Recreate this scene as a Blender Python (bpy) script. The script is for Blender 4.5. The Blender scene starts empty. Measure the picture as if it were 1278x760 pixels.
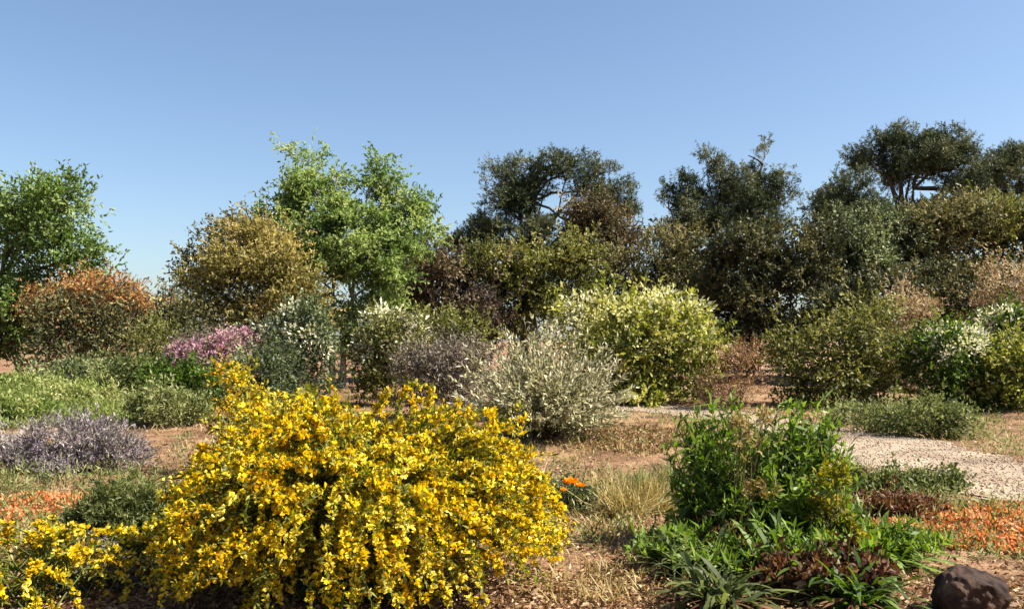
import bpy, math
import numpy as np
from mathutils import Vector, noise as mnoise

SC = bpy.context.scene
COL = SC.collection
R = np.random.default_rng(7)

# ------------------------------------------------------------------ camera
CAM_Z, F, HY, CX = 1.62, 1100.0, 425.0, 639.0        # eye height; focal length and horizon row in photo pixels
cam = bpy.data.cameras.new('camera')
cam.sensor_width = 36.0
cam.lens = 36.0 * F / 1278.0
cam.shift_y = (HY - 380.0) / 1278.0
cam.clip_start, cam.clip_end = 0.05, 3000.0
cam_o = bpy.data.objects.new('camera', cam)
cam_o.location = (0, 0, CAM_Z)
cam_o.rotation_euler = (math.radians(90), 0, 0)
COL.objects.link(cam_o)
SC.camera = cam_o

# ------------------------------------------------------------------ sky, sun, exposure
SUN_EL, SUN_AZ = 48.0, 98.0          # degrees; azimuth clockwise from +Y (the view direction)
world = bpy.data.worlds.new('World')
SC.world = world
world.use_nodes = True
wn = world.node_tree
bg = wn.nodes['Background']
sky = wn.nodes.new('ShaderNodeTexSky')
sky.sky_type = 'NISHITA'
sky.sun_disc = False
sky.sun_elevation = math.radians(SUN_EL)
sky.sun_rotation = math.radians(SUN_AZ)
sky.altitude = 100
sky.air_density = 1.0
sky.dust_density = 1.3
sky.ozone_density = 3.0
wn.links.new(sky.outputs[0], bg.inputs[0])
bg.inputs[1].default_value = 0.057
sun = bpy.data.lights.new('sun', 'SUN')
sun.energy = 5.0
sun.angle = math.radians(0.5)
sun.color = (1.0, 0.93, 0.82)
sun_o = bpy.data.objects.new('sun', sun)
sd = Vector((math.sin(math.radians(SUN_AZ)) * math.cos(math.radians(SUN_EL)),
             math.cos(math.radians(SUN_AZ)) * math.cos(math.radians(SUN_EL)),
             math.sin(math.radians(SUN_EL))))
sun_o.rotation_euler = sd.to_track_quat('Z', 'Y').to_euler()
sun_o.location = (20, -10, 30)
COL.objects.link(sun_o)
SC.view_settings.view_transform = 'Standard'
SC.view_settings.look = 'None'
SC.view_settings.exposure = 1.65
SC.view_settings.gamma = 1.0
SC.view_settings.use_curve_mapping = False
SC.cycles.max_bounces = 10
SC.cycles.diffuse_bounces = 7
SC.cycles.transmission_bounces = 6
SC.cycles.transparent_max_bounces = 4

# ------------------------------------------------------------------ helpers
def lin(c, k=1.0):
    o = []
    for v in c:
        v /= 255.0
        o.append((v / 12.92 if v <= 0.04045 else ((v + 0.055) / 1.055) ** 2.4) * k)
    return (o[0], o[1], o[2], 1.0)

def ground_z(x, y):
    x = np.asarray(x, float); y = np.asarray(y, float)
    z = 0.05 * np.sin(x * 0.55 + 0.8) * np.sin(y * 0.42) + 0.03 * np.sin(x * 1.3 + y * 0.9)
    z = z + 0.55 * np.exp(-(((x + 11.5) / 4.5) ** 2 + ((y - 20) / 6.0) ** 2))      # the green bank on the left
    z = z + 0.22 * np.exp(-(((x + 0.8) / 2.2) ** 2 + ((y - 6.4) / 1.6) ** 2)) * 0.4
    return z

def at(px, py, d):
    """A photo pixel at a chosen distance, as a point of the place."""
    return np.array([(px - CX) * d / F, d, CAM_Z - (py - HY) * d / F])

def gpt(px, py):
    d = CAM_Z * F / (py - HY)
    x = (px - CX) * d / F
    return np.array([x, d, float(ground_z(x, d))])

def unit(v):
    return v / np.maximum(np.linalg.norm(v, axis=-1, keepdims=True), 1e-9)

def mesh_from(name, V, faces_n, idx, tint=None, smooth=False):
    """V (N,3); idx flat loop indices; faces_n verts per face (int or array)."""
    me = bpy.data.meshes.new(name)
    V = np.ascontiguousarray(V, np.float32)
    idx = np.ascontiguousarray(idx, np.int32).ravel()
    if np.isscalar(faces_n):
        nf = len(idx) // faces_n
        tot = np.full(nf, faces_n, np.int32)
    else:
        tot = np.asarray(faces_n, np.int32); nf = len(tot)
    start = np.concatenate([[0], np.cumsum(tot)[:-1]]).astype(np.int32)
    me.vertices.add(len(V)); me.vertices.foreach_set('co', V.ravel())
    me.loops.add(len(idx)); me.loops.foreach_set('vertex_index', idx)
    me.polygons.add(nf)
    me.polygons.foreach_set('loop_start', start)
    me.polygons.foreach_set('loop_total', tot)
    if smooth:
        me.polygons.foreach_set('use_smooth', np.ones(nf, bool))
    if tint is not None:
        a = me.attributes.new('tint', 'FLOAT', 'FACE')
        a.data.foreach_set('value', np.ascontiguousarray(np.clip(tint, 0, 1), np.float32))
    me.update(calc_edges=True)
    return me

def link(name, me, mat, parent=None, loc=None):
    o = bpy.data.objects.new(name, me)
    COL.objects.link(o)
    if mat is not None:
        me.materials.append(mat)
    if parent is not None:
        o.parent = parent
    if loc is not None:
        o.location = loc
    return o

def thing(name, label, cat, loc, group=None):
    o = bpy.data.objects.new(name, None)
    o.empty_display_size = 0.2
    COL.objects.link(o)
    o.location = tuple(float(v) for v in loc)
    o['label'] = label; o['category'] = cat
    if group:
        o['group'] = group
    return o

def tag(o, label=None, cat=None, group=None, kind=None):
    for k, v in (('label', label), ('category', cat), ('group', group), ('kind', kind)):
        if v:
            o[k] = v
    return o

# ---- materials
K = 0.62                                 # sunlit colours -> base colours
_mats = {}
def leaf_mat(name, cols, trans=0.3, rough=0.55, spec=0.25, k=K):
    key = (name,)
    if key in _mats:
        return _mats[key]
    m = bpy.data.materials.new(name); m.use_nodes = True
    nt = m.node_tree; nt.nodes.clear()
    out = nt.nodes.new('ShaderNodeOutputMaterial')
    at_ = nt.nodes.new('ShaderNodeAttribute'); at_.attribute_name = 'tint'
    rp = nt.nodes.new('ShaderNodeValToRGB')
    n = len(cols)
    el = rp.color_ramp.elements
    while len(el) < n:
        el.new(0.5)
    for i, c in enumerate(cols):
        el[i].position = i / (n - 1)
    for i, c in enumerate(cols):
        el[i].color = lin(c, k)
    nt.links.new(at_.outputs['Fac'], rp.inputs[0])
    p = nt.nodes.new('ShaderNodeBsdfPrincipled')
    p.inputs['Roughness'].default_value = rough
    p.inputs['Specular IOR Level'].default_value = spec
    nt.links.new(rp.outputs[0], p.inputs['Base Color'])
    t = nt.nodes.new('ShaderNodeBsdfTranslucent')
    hs = nt.nodes.new('ShaderNodeHueSaturation')
    hs.inputs['Saturation'].default_value = 1.15
    hs.inputs['Value'].default_value = 1.2
    nt.links.new(rp.outputs[0], hs.inputs['Color'])
    nt.links.new(hs.outputs[0], t.inputs['Color'])
    mx = nt.nodes.new('ShaderNodeMixShader'); mx.inputs[0].default_value = trans
    nt.links.new(p.outputs[0], mx.inputs[1]); nt.links.new(t.outputs[0], mx.inputs[2])
    nt.links.new(mx.outputs[0], out.inputs[0])
    _mats[key] = m
    return m

def noise_mat(name, cols, scale=6.0, detail=8.0, rough=0.9, bump=0.3, bscale=40.0, k=1.0, stretch=(1, 1, 1), dist=0.02, pos=None):
    m = bpy.data.materials.new(name); m.use_nodes = True
    nt = m.node_tree
    p = nt.nodes['Principled BSDF']
    tc = nt.nodes.new('ShaderNodeTexCoord')
    mp = nt.nodes.new('ShaderNodeMapping'); mp.inputs['Scale'].default_value = stretch
    nt.links.new(tc.outputs['Object'], mp.inputs[0])
    nz = nt.nodes.new('ShaderNodeTexNoise')
    nz.inputs['Scale'].default_value = scale; nz.inputs['Detail'].default_value = detail
    nz.inputs['Roughness'].default_value = 0.65
    nt.links.new(mp.outputs[0], nz.inputs['Vector'])
    rp = nt.nodes.new('ShaderNodeValToRGB')
    el = rp.color_ramp.elements
    n = len(cols)
    while len(el) < n:
        el.new(0.5)
    for i in range(n):
        el[i].position = (0.3 + 0.4 * i / (n - 1)) if pos is None else pos[i]
    for i, c in enumerate(cols):
        el[i].color = lin(c, k)
    nt.links.new(nz.outputs[0], rp.inputs[0])
    nt.links.new(rp.outputs[0], p.inputs['Base Color'])
    p.inputs['Roughness'].default_value = rough
    p.inputs['Specular IOR Level'].default_value = 0.2
    b = nt.nodes.new('ShaderNodeBump'); b.inputs['Strength'].default_value = bump; b.inputs['Distance'].default_value = dist
    n2 = nt.nodes.new('ShaderNodeTexNoise'); n2.inputs['Scale'].default_value = bscale; n2.inputs['Detail'].default_value = 6
    nt.links.new(mp.outputs[0], n2.inputs['Vector'])
    nt.links.new(n2.outputs[0], b.inputs['Height'])
    nt.links.new(b.outputs[0], p.inputs['Normal'])
    return m

BARK = noise_mat('bark', [(52, 42, 34), (92, 78, 64), (120, 104, 86)], 14, bump=0.8, stretch=(3, 3, 0.5), k=0.8)
BARK_GREY = noise_mat('grey_bark', [(120, 116, 108), (165, 160, 150), (196, 190, 180)], 12, bump=0.6, stretch=(3, 3, 0.6), k=0.8)
STEM = noise_mat('stem_wood', [(60, 46, 32), (98, 80, 56), (120, 104, 74)], 20, bump=0.5, k=0.7)
STEM_GREEN = noise_mat('green_stem', [(60, 70, 30), (92, 100, 48), (112, 118, 62)], 20, bump=0.2, k=0.6)

# ---- geometry accumulators
class Tubes:
    def __init__(self):
        self.V = []; self.I = []; self.n = 0
    def add(self, pts, radii, sides=6):
        pts = np.asarray(pts, float); m = len(pts)
        radii = np.broadcast_to(np.asarray(radii, float), (m,))
        d = unit(np.gradient(pts, axis=0))
        ref = np.where(np.abs(d[:, 2:3]) > 0.9, np.array([[1.0, 0, 0]]), np.array([[0, 0, 1.0]]))
        u = unit(np.cross(d, ref)); w = np.cross(d, u)
        a = np.linspace(0, 2 * np.pi, sides, endpoint=False)
        ring = pts[:, None, :] + radii[:, None, None] * (np.cos(a)[None, :, None] * u[:, None, :] + np.sin(a)[None, :, None] * w[:, None, :])
        self.V.append(ring.reshape(-1, 3))
        i = np.arange(m - 1)[:, None] * sides; j = np.arange(sides)[None, :]; j2 = (j + 1) % sides
        q = np.stack([i + j, i + j2, i + sides + j2, i + sides + j], -1).reshape(-1, 4) + self.n
        self.I.append(q)
        self.n += m * sides
    def build(self, name, mat, parent, origin):
        if not self.V:
            return None
        V = np.concatenate(self.V) - origin
        return link(name, mesh_from(name, V, 4, np.concatenate(self.I), smooth=True), mat, parent)

def curve(a, b, n, rng, sag=0.0, wob=0.05, up=0.0):
    t = np.linspace(0, 1, n)[:, None]
    a = np.asarray(a, float); b = np.asarray(b, float)
    L = np.linalg.norm(b - a)
    mid = (a + b) / 2 + np.array([0, 0, up * L]) + rng.normal(0, wob * L, 3)
    p = (1 - t) ** 2 * a + 2 * t * (1 - t) * mid + t ** 2 * b
    p[1:-1] += rng.normal(0, wob * L * 0.15, (n - 2, 3))
    return p

class Leaves:
    """Many leaf-sized folded faces, one mesh."""
    def __init__(self):
        self.V = []; self.T = []
    def add(self, C, A, L, W, tint, rng, fold=0.25, face=None, belly=0.42):
        n = len(C)
        A = unit(A)
        if face is None:
            face = rng.normal(0, 1, (n, 3)) + np.array([0, 0, 0.7])
        S = unit(np.cross(A, face)); N = np.cross(S, A)
        L = np.broadcast_to(np.asarray(L, float), (n,))[:, None]; W = np.broadcast_to(np.asarray(W, float), (n,))[:, None]
        mid = C + A * L * belly + N * W * fold
        V = np.stack([C, mid + S * W * 0.5, C + A * L, mid - S * W * 0.5], 1)
        self.V.append(V.reshape(-1, 3)); self.T.append(np.broadcast_to(np.asarray(tint, float), (n,)))
    def strap(self, C, A, L, W, droop, tint, rng, seg=5):
        """long arching leaves, each a strip of quads"""
        n = len(C)
        A = unit(A)
        S = unit(np.cross(A, np.array([0, 0, 1.0]) + rng.normal(0, 0.25, (n, 3))))
        t = np.linspace(0, 1, seg + 1)
        prev = None
        for i, s in enumerate(t):
            P = C + A * (L * s)[:, None]
            P = P - np.array([0, 0, 1.0]) * (droop * L * s ** 2)[:, None]
            w = (W * (0.35 + 2.2 * s * (1 - s) ** 0.7 if s < 1 else 0.03))[:, None] * 0.5
            a, b = P - S * w, P + S * w
            if prev is not None:
                V = np.stack([prev[0], prev[1], b, a], 1)
                self.V.append(V.reshape(-1, 3)); self.T.append(np.broadcast_to(np.asarray(tint, float), (n,)))
            prev = (a, b)
    def build(self, name, mat, parent, origin):
        V = np.concatenate(self.V) - origin
        n = len(V)
        return link(name, mesh_from(name, V, 4, np.arange(n), np.concatenate(self.T)), mat, parent)

def blob_world(blobs, d):
    C, Rr = [], []
    for b in blobs:
        px, py, rx, ry = b[:4]
        dd = b[4] if len(b) > 4 else 0.0
        dep = d + dd
        C.append(at(px, py, dep)); s = dep / F
        Rr.append([rx * s, max(rx, ry) * s * (b[5] if len(b) > 5 else 0.85), ry * s])
    return np.array(C), np.array(Rr)

def sample_clumps(C, Rr, n, rng, shell=0.55, low=0.55, spill=1.0, agg=0, gap=0.5):
    if agg:                                        # clumps gather round fewer boughs, so the sky shows between them
        A, Oa, ka = sample_clumps(C, Rr, max(len(C) * 2, n // agg), rng, shell, low, spill)
        q = rng.integers(0, len(A), n)
        off = rng.normal(0, 1, (n, 3)) * gap * np.array([1, 1, 0.6])
        sample_clumps.bough = q
        return A[q] + off, unit(Oa[q] + off * 0.6 / gap), ka[q]
    sample_clumps.bough = np.arange(n)
    v = (Rr[:, 0] * Rr[:, 1] * Rr[:, 2]) ** 0.55
    k = rng.choice(len(C), n, p=v / v.sum())
    dirs = unit(rng.normal(0, 1, (n, 3)))
    bad = (dirs[:, 2] < -0.25) & (rng.random(n) < low)
    dirs[bad, 2] *= -1
    r = shell + (spill - shell) * rng.random(n) ** 0.7
    r = r * (1 + 0.10 * (rng.random(n) < 0.15))
    P = C[k] + dirs * Rr[k] * r[:, None]
    return P, unit(dirs / np.maximum(Rr[k], 1e-3)), k

def sprigs(LV, P, O, rng, cr, twigs, per, L, W, tint0=0.5, tclump=0.18, tleaf=0.12, droop=0.0, up=0.3, spread=0.8, tipbias=0.0, thigh=0.0, fold=0.25, bough=None):
    """Every clump is a handful of leafy twigs pushing outwards."""
    n = len(P)
    z0, z1 = P[:, 2].min(), P[:, 2].max() + 1e-6
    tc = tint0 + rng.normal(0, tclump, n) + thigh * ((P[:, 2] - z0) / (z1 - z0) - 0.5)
    if bough is not None:                                          # the leaves of one bough differ from the next bough's
        tc = tc + rng.normal(0, 0.17, int(bough.max()) + 1)[bough]
    tw = np.repeat(np.arange(n), twigs)
    D = unit(O[tw] * 0.7 + rng.normal(0, 0.75, (len(tw), 3)) + np.array([0, 0, up - droop]))
    B = P[tw] + rng.normal(0, cr * 0.35, (len(tw), 3))
    tl = cr * (0.7 + 0.7 * rng.random(len(tw)))
    lf = np.repeat(np.arange(len(tw)), per)
    s = rng.random(len(lf)) ** (1.0 / (1.0 + tipbias))
    base = B[lf] + D[lf] * (s * tl[lf])[:, None]
    base[:, 2] -= droop * (s ** 2) * tl[lf] * 0.8
    A = D[lf] * 0.7 + rng.normal(0, spread * 0.62, (len(lf), 3)) + np.array([0, 0, -droop * 0.7])
    k = 0.7 + 0.6 * rng.random(len(lf))
    LV.add(base, A, L * k, W * k, tc[tw][lf] + rng.normal(0, tleaf, len(lf)), rng, fold=fold)

_seed = [100]
def plant(name, label, cat, px, d, blobs, mat, clumps, twigs=4, per=7, cr=0.5, L=0.14, W=0.06, trunk_r=0.0, trunk_top=None,
          bark=None, crown='foliage', wood='stem', group=None, shell=0.5, low=0.55, droop=0.0, up=0.3, spread=0.8, tipbias=0.0,
          tclump=0.18, tleaf=0.12, tint0=0.5, thigh=0.0, bloom=None, trunks=None, twig_share=0.35, spill=1.0, stems=26, limb_r=None, agg=0, gap=0.5):
    """A tree or shrub standing on the ground at photo column px, d metres away."""
    _seed[0] += 1
    rng = np.random.default_rng(_seed[0])
    x = (px - CX) * d / F
    base = np.array([x, d, float(ground_z(x, d)) - 0.03])
    root = thing(name, label, cat, base, group)
    if not trunk_r:                                                # shrubs keep their leaves down to the soil
        gy_ = HY + (CAM_Z - base[2]) * F / d
        bot = max(b[1] + b[3] for b in blobs)
        if gy_ - bot > 5:
            x0, x1 = min(b[0] - b[2] for b in blobs), max(b[0] + b[2] for b in blobs)
            area = sum(b[2] * b[3] for b in blobs)
            sk = ((x0 + x1) / 2, (bot - 8 + gy_) / 2, (x1 - x0) * 0.42, (gy_ - bot) / 2 + 8)
            blobs = list(blobs) + [sk]
            clumps = int(clumps * (1 + min(0.7, sk[2] * sk[3] / area)))
    C, Rr = blob_world(blobs, d)
    if not trunk_r and not agg:
        agg, gap = 4, cr * 0.55
    P, O, k = sample_clumps(C, Rr, clumps, rng, shell, low, spill, agg, gap)
    bough = sample_clumps.bough.copy()
    if not trunk_r:                                                # a few shoots outgrow the rest
        sh = rng.random(len(P)) < 0.07
        P[sh] += (O[sh] + np.array([0, 0, 0.5])) * (cr * rng.uniform(0.3, 1.2, sh.sum()))[:, None]
    g = ground_z(P[:, 0], P[:, 1])
    P[:, 2] = np.maximum(P[:, 2], g + 0.06)
    T = Tubes()
    if trunk_r:                                                    # tree: trunk(s), limbs to each mass, twigs to clumps
        tops = []
        for i, (bx, tp) in enumerate(trunks or [(px, trunk_top)]):
            top = at(tp[0], tp[1], d + (tp[2] if len(tp) > 2 else 0))
            b0 = np.array([(bx - CX) * d / F, d + 0.2 * i, base[2]])
            pts = curve(b0, top, 9, rng, wob=0.05)
            rad = trunk_r * (1 - 0.82 * np.linspace(0, 1, 9)); rad[0] *= 1.5; rad[1] *= 1.1
            T.add(pts, rad, 9)
            tops.append(pts)
        for i in range(len(C)):
            best = min(tops, key=lambda p: np.linalg.norm(p[-1] - C[i]))
            j = int(rng.integers(5, 9)) if C[i][2] > best[5][2] else int(rng.integers(3, 6))
            r0 = (limb_r or trunk_r * 0.42)
            pts = curve(best[j], C[i] + rng.normal(0, 0.1, 3), 7, rng, wob=0.08, up=0.05)
            T.add(pts, np.linspace(r0, r0 * 0.35, 7), 6)
        sel = np.nonzero(rng.random(clumps) < twig_share)[0]
        for q in sel:
            T.add(curve(C[k[q]], P[q] + O[q] * cr * 0.3, 4, rng, wob=0.07), np.linspace(trunk_r * 0.14, trunk_r * 0.04, 4), 4)
    else:
        sel = rng.choice(clumps, min(stems, clumps), replace=False)
        size = Rr.max(); stems = int(stems * 1.6)
        for q in sel:
            b0 = base + np.array([*rng.normal(0, 0.10 * size, 2), 0])
            T.add(curve(b0, P[q], 5, rng, wob=0.06, up=0.08), np.linspace(0.012, 0.004, 5) * max(size, 0.5), 5)
    T.build(wood, bark or (BARK if trunk_r else STEM), root, base)
    LV = Leaves()
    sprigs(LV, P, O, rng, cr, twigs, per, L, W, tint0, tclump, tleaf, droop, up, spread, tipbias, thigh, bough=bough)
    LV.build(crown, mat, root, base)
    if bloom:                                                      # flower heads at the outside of the crown
        bm = bloom
        n = bm['n']
        Pb, Ob, kb = sample_clumps(C, Rr, n * 3, rng, 0.92, 0.9, 1.06)
        keep = Pb[:, 2] > np.quantile(Pb[:, 2], bm.get('cut', 0.3))
        Pb, Ob = Pb[keep][:n], Ob[keep][:n]
        Pb[:, 2] = np.maximum(Pb[:, 2], ground_z(Pb[:, 0], Pb[:, 1]) + 0.08)
        FL = Leaves()
        m = bm['petals']
        ii = np.repeat(np.arange(len(Pb)), m)
        off = rng.normal(0, bm['r'], (len(ii), 3))
        FL.add(Pb[ii] + off, unit(off) + Ob[ii] * 0.6 + rng.normal(0, 0.3, (len(ii), 3)), bm['L'] * (0.7 + 0.6 * rng.random(len(ii))), bm['W'],
               0.5 + rng.normal(0, 0.2, len(Pb))[ii] + rng.normal(0, 0.12, len(ii)), rng)
        FL.build('blossom', bm['mat'], root, base)
    return root

# ------------------------------------------------------------------ ground, path
def axis(lo, hi, flo, fhi, fine, coarse_n):
    a = np.arange(flo, fhi, fine)
    left = flo - np.geomspace(fine, flo - lo, coarse_n)[::-1]
    right = fhi + np.geomspace(fine, hi - fhi, coarse_n)
    return np.concatenate([left, a, right])
gx = axis(-700, 700, -16, 16, 0.12, 40)
gy = axis(-60, 1500, 3.0, 30, 0.12, 40)
X, Y = np.meshgrid(gx, gy)
rg = np.random.default_rng(3)
Z = ground_z(X, Y)
nx, ny = len(gx), len(gy)
ii = np.arange(ny - 1)[:, None] * nx + np.arange(nx - 1)[None, :]
Q = np.stack([ii, ii + 1, ii + nx + 1, ii + nx], -1).reshape(-1, 4)

def ground_mat():
    m = noise_mat('bed_soil', [(80, 60, 46), (138, 108, 82), (182, 148, 116), (206, 178, 146)], 1.1, 10, 0.95, 0.9, 60, k=0.62, dist=0.04)
    nt = m.node_tree
    p = nt.nodes['Principled BSDF']
    rp = [n for n in nt.nodes if n.type == 'VALTORGB'][0]
    tc = [n for n in nt.nodes if n.type == 'TEX_COORD'][0]
    # fine chips of mulch over the broad tones
    v = nt.nodes.new('ShaderNodeTexVoronoi'); v.inputs['Scale'].default_value = 38
    nt.links.new(tc.outputs['Object'], v.inputs['Vector'])
    r2 = nt.nodes.new('ShaderNodeValToRGB')
    e = r2.color_ramp.elements
    e[0].position, e[0].color = 0.0, (0.45, 0.40, 0.36, 1)
    e[1].position, e[1].color = 1.0, (1.25, 1.12, 1.0, 1)
    nt.links.new(v.outputs['Color'], r2.inputs[0])
    mu = nt.nodes.new('ShaderNodeMix'); mu.data_type = 'RGBA'; mu.blend_type = 'MULTIPLY'; mu.inputs[0].default_value = 0.8
    nt.links.new(rp.outputs[0], mu.inputs[6]); nt.links.new(r2.outputs[0], mu.inputs[7])
    nt.links.new(mu.outputs[2], p.inputs['Base Color'])
    return m
ground = link('ground', mesh_from('ground', np.stack([X, Y, Z], -1).reshape(-1, 3), 4, Q, smooth=True), ground_mat())
tag(ground, kind='structure')

# pale gravel path, from the right foreground round behind the leafy shrub to the back
PC = np.array([gpt(1470, 655)[:2], gpt(1300, 618)[:2], gpt(1200, 590)[:2], gpt(1120, 565)[:2], gpt(1040, 541)[:2], gpt(950, 524)[:2],
               gpt(850, 513)[:2], gpt(770, 506)[:2], gpt(690, 500)[:2]])
PWID = np.array([1.0, 1.0, 1.0, 1.0, 1.05, 1.2, 1.4, 1.2, 0.9])
def resample(p, n, *more):
    p = np.asarray(p, float)
    for _ in range(3):
        q = np.empty((2 * len(p) - 2 + 2, 2)); q[0] = p[0]; q[-1] = p[-1]
        q[1:-1:2] = 0.75 * p[:-1] + 0.25 * p[1:]; q[2:-1:2] = 0.25 * p[:-1] + 0.75 * p[1:]
        p = q
    s = np.concatenate([[0], np.cumsum(np.linalg.norm(np.diff(p, axis=0), axis=1))])
    t = np.linspace(0, s[-1], n)
    return np.stack([np.interp(t, s, p[:, 0]), np.interp(t, s, p[:, 1])], -1), t / s[-1]
pc, pt = resample(PC, 220)
pw = np.interp(pt, np.linspace(0, 1, len(PWID)), PWID)
tang = unit(np.gradient(pc, axis=0)); nrm = np.stack([-tang[:, 1], tang[:, 0]], -1)
ac = np.linspace(-1, 1, 17)
edge = 1 + 0.10 * np.sin(pt * 61)[:, None] * np.abs(ac)[None] + 0.06 * np.sin(pt * 143 + 1)[:, None] * np.sign(ac)[None]
PP = pc[:, None, :] + nrm[:, None, :] * (ac[None, :] * pw[:, None] * edge)[..., None]
PZ = ground_z(PP[..., 0], PP[..., 1]) + 0.012
PV = np.concatenate([PP, PZ[..., None]], -1).reshape(-1, 3)
i2 = np.arange(219)[:, None] * 17 + np.arange(16)[None]
PQ = np.stack([i2, i2 + 17, i2 + 18, i2 + 1], -1).reshape(-1, 4)
PATH = noise_mat('path_gravel', [(92, 78, 64), (138, 120, 100), (168, 150, 128), (196, 180, 156)], 0.8, 12, 0.95, 0.7, 90, k=0.8, dist=0.02)
path = link('path', mesh_from('path', PV, 4, PQ, smooth=True), PATH)
tag(path, kind='structure')

# green bank of lawn on the left
lx, ly = np.meshgrid(np.linspace(-17.5, -6.6, 90), np.linspace(14.2, 24, 80))
lw = (ly - 14.2) / 9.8
lxx = lx + 1.0 * np.sin(ly * 0.8) * (lx + 17.5) / 10.9 - (1 - lw) * 1.0
LVv = np.stack([lxx, ly, ground_z(lxx, ly) + 0.01], -1).reshape(-1, 3)
i3 = np.arange(79)[:, None] * 90 + np.arange(89)[None]
LQ = np.stack([i3, i3 + 1, i3 + 91, i3 + 90], -1).reshape(-1, 4)
lawn = link('lawn', mesh_from('lawn', LVv, 4, LQ, smooth=True), noise_mat('lawn_soil', [(86, 92, 44), (120, 130, 62), (160, 150, 90)], 1.5, 8, k=0.45))
tag(lawn, kind='structure')

# ------------------------------------------------------------------ leaf colours
M_TREE = leaf_mat('fresh_leaf', [(94, 116, 62), (136, 162, 88), (170, 190, 110), (206, 214, 140)], 0.48)
M_TREE2 = leaf_mat('deep_leaf', [(72, 90, 46), (108, 134, 64), (138, 162, 82), (174, 190, 128)], 0.35)
M_OCHRE = leaf_mat('ochre_leaf', [(118, 114, 66), (162, 152, 88), (196, 180, 106), (216, 194, 132)], 0.35)
M_PINE = leaf_mat('pine_needle', [(52, 66, 44), (82, 94, 62), (112, 118, 78), (152, 150, 106)], 0.15)
M_DARK = leaf_mat('dark_leaf', [(58, 64, 42), (92, 94, 58), (130, 124, 76), (170, 158, 106)], 0.22)
M_PURP = leaf_mat('purple_brown_leaf', [(62, 52, 50), (94, 80, 72), (122, 106, 80), (148, 134, 94)], 0.15)
M_OLIVE = leaf_mat('olive_leaf', [(72, 76, 38), (112, 116, 58), (150, 150, 78), (184, 176, 110)], 0.3)
M_SAGE = leaf_mat('sage_leaf', [(76, 88, 60), (116, 128, 84), (154, 164, 110), (186, 190, 140)], 0.25)
M_TAN = leaf_mat('tan_leaf', [(116, 98, 68), (164, 138, 98), (200, 174, 132), (220, 200, 162)], 0.3)
M_BRTREE = leaf_mat('brown_olive_leaf', [(84, 76, 50), (124, 108, 74), (158, 138, 100), (190, 168, 130)], 0.25)
M_MEADOW = leaf_mat('meadow_leaf', [(96, 118, 56), (138, 158, 80), (172, 182, 104), (200, 200, 132)], 0.4)
M_ORANGE = leaf_mat('orange_leaf', [(136, 100, 64), (186, 130, 84), (206, 156, 98), (206, 184, 122)], 0.35)
M_VARI = leaf_mat('pale_variegated_leaf', [(88, 100, 44), (150, 156, 68), (208, 204, 108), (236, 230, 160)], 0.35)
M_SILVER = leaf_mat('silver_leaf', [(120, 118, 80), (172, 168, 120), (216, 210, 164), (242, 236, 204)], 0.25)
M_GREY = leaf_mat('grey_lavender_leaf', [(118, 112, 98), (158, 148, 138), (186, 174, 170), (208, 196, 198)], 0.25)
M_PLUM = leaf_mat('plum_grey_leaf', [(88, 82, 68), (124, 112, 98), (152, 140, 122), (174, 164, 128)], 0.2)
M_FERN = leaf_mat('feathery_leaf', [(74, 86, 46), (116, 126, 68), (154, 160, 98), (192, 192, 138)], 0.35)
M_LEAFY = leaf_mat('glossy_green_leaf', [(62, 84, 32), (104, 132, 52), (144, 170, 76), (184, 196, 116)], 0.42, rough=0.5, spec=0.25)
M_GOLDG = leaf_mat('golden_green_leaf', [(96, 96, 32), (140, 138, 44), (180, 166, 56), (210, 180, 70)], 0.35)
M_YEL = leaf_mat('yellow_petal', [(214, 158, 8), (238, 196, 14), (244, 216, 36), (250, 236, 120)], 0.4, k=0.78)
M_YGREEN = leaf_mat('broom_green_leaf', [(78, 84, 28), (120, 124, 40), (158, 158, 56), (192, 186, 80)], 0.35)
M_CREAM = leaf_mat('cream_petal', [(200, 196, 140), (226, 222, 176), (244, 240, 208), (250, 248, 228)], 0.3, k=0.75)
M_PALE = leaf_mat('pale_yellow_leaf', [(204, 200, 116), (228, 224, 150), (242, 238, 186), (250, 246, 216)], 0.35, k=0.66)
M_PINK = leaf_mat('pink_petal', [(186, 130, 140), (210, 158, 170), (224, 180, 190), (234, 202, 208)], 0.3, k=0.6)
M_LILAC = leaf_mat('lilac_petal', [(128, 108, 130), (158, 136, 166), (182, 160, 190), (200, 180, 206)], 0.3, k=0.55)
M_POPPY = leaf_mat('orange_petal', [(236, 108, 8), (248, 132, 14), (252, 156, 26), (254, 180, 50)], 0.4, k=0.8)
M_RUST = leaf_mat('rust_flower', [(172, 104, 64), (212, 138, 90), (228, 160, 110), (236, 188, 142)], 0.35, k=0.8)
M_DRY = leaf_mat('dry_leaf', [(98, 66, 44), (150, 110, 76), (186, 150, 110), (218, 190, 150)], 0.2, k=0.6)
M_RED = leaf_mat('red_brown_leaf', [(74, 48, 36), (112, 74, 52), (142, 102, 70), (160, 132, 92)], 0.25)
M_STRAW = leaf_mat('straw_blade', [(140, 118, 68), (180, 158, 96), (206, 186, 124), (222, 208, 156)], 0.3, k=0.6)
M_BLADE = leaf_mat('grass_blade', [(104, 124, 60), (144, 160, 84), (154, 162, 92), (188, 180, 124)], 0.4)

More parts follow.
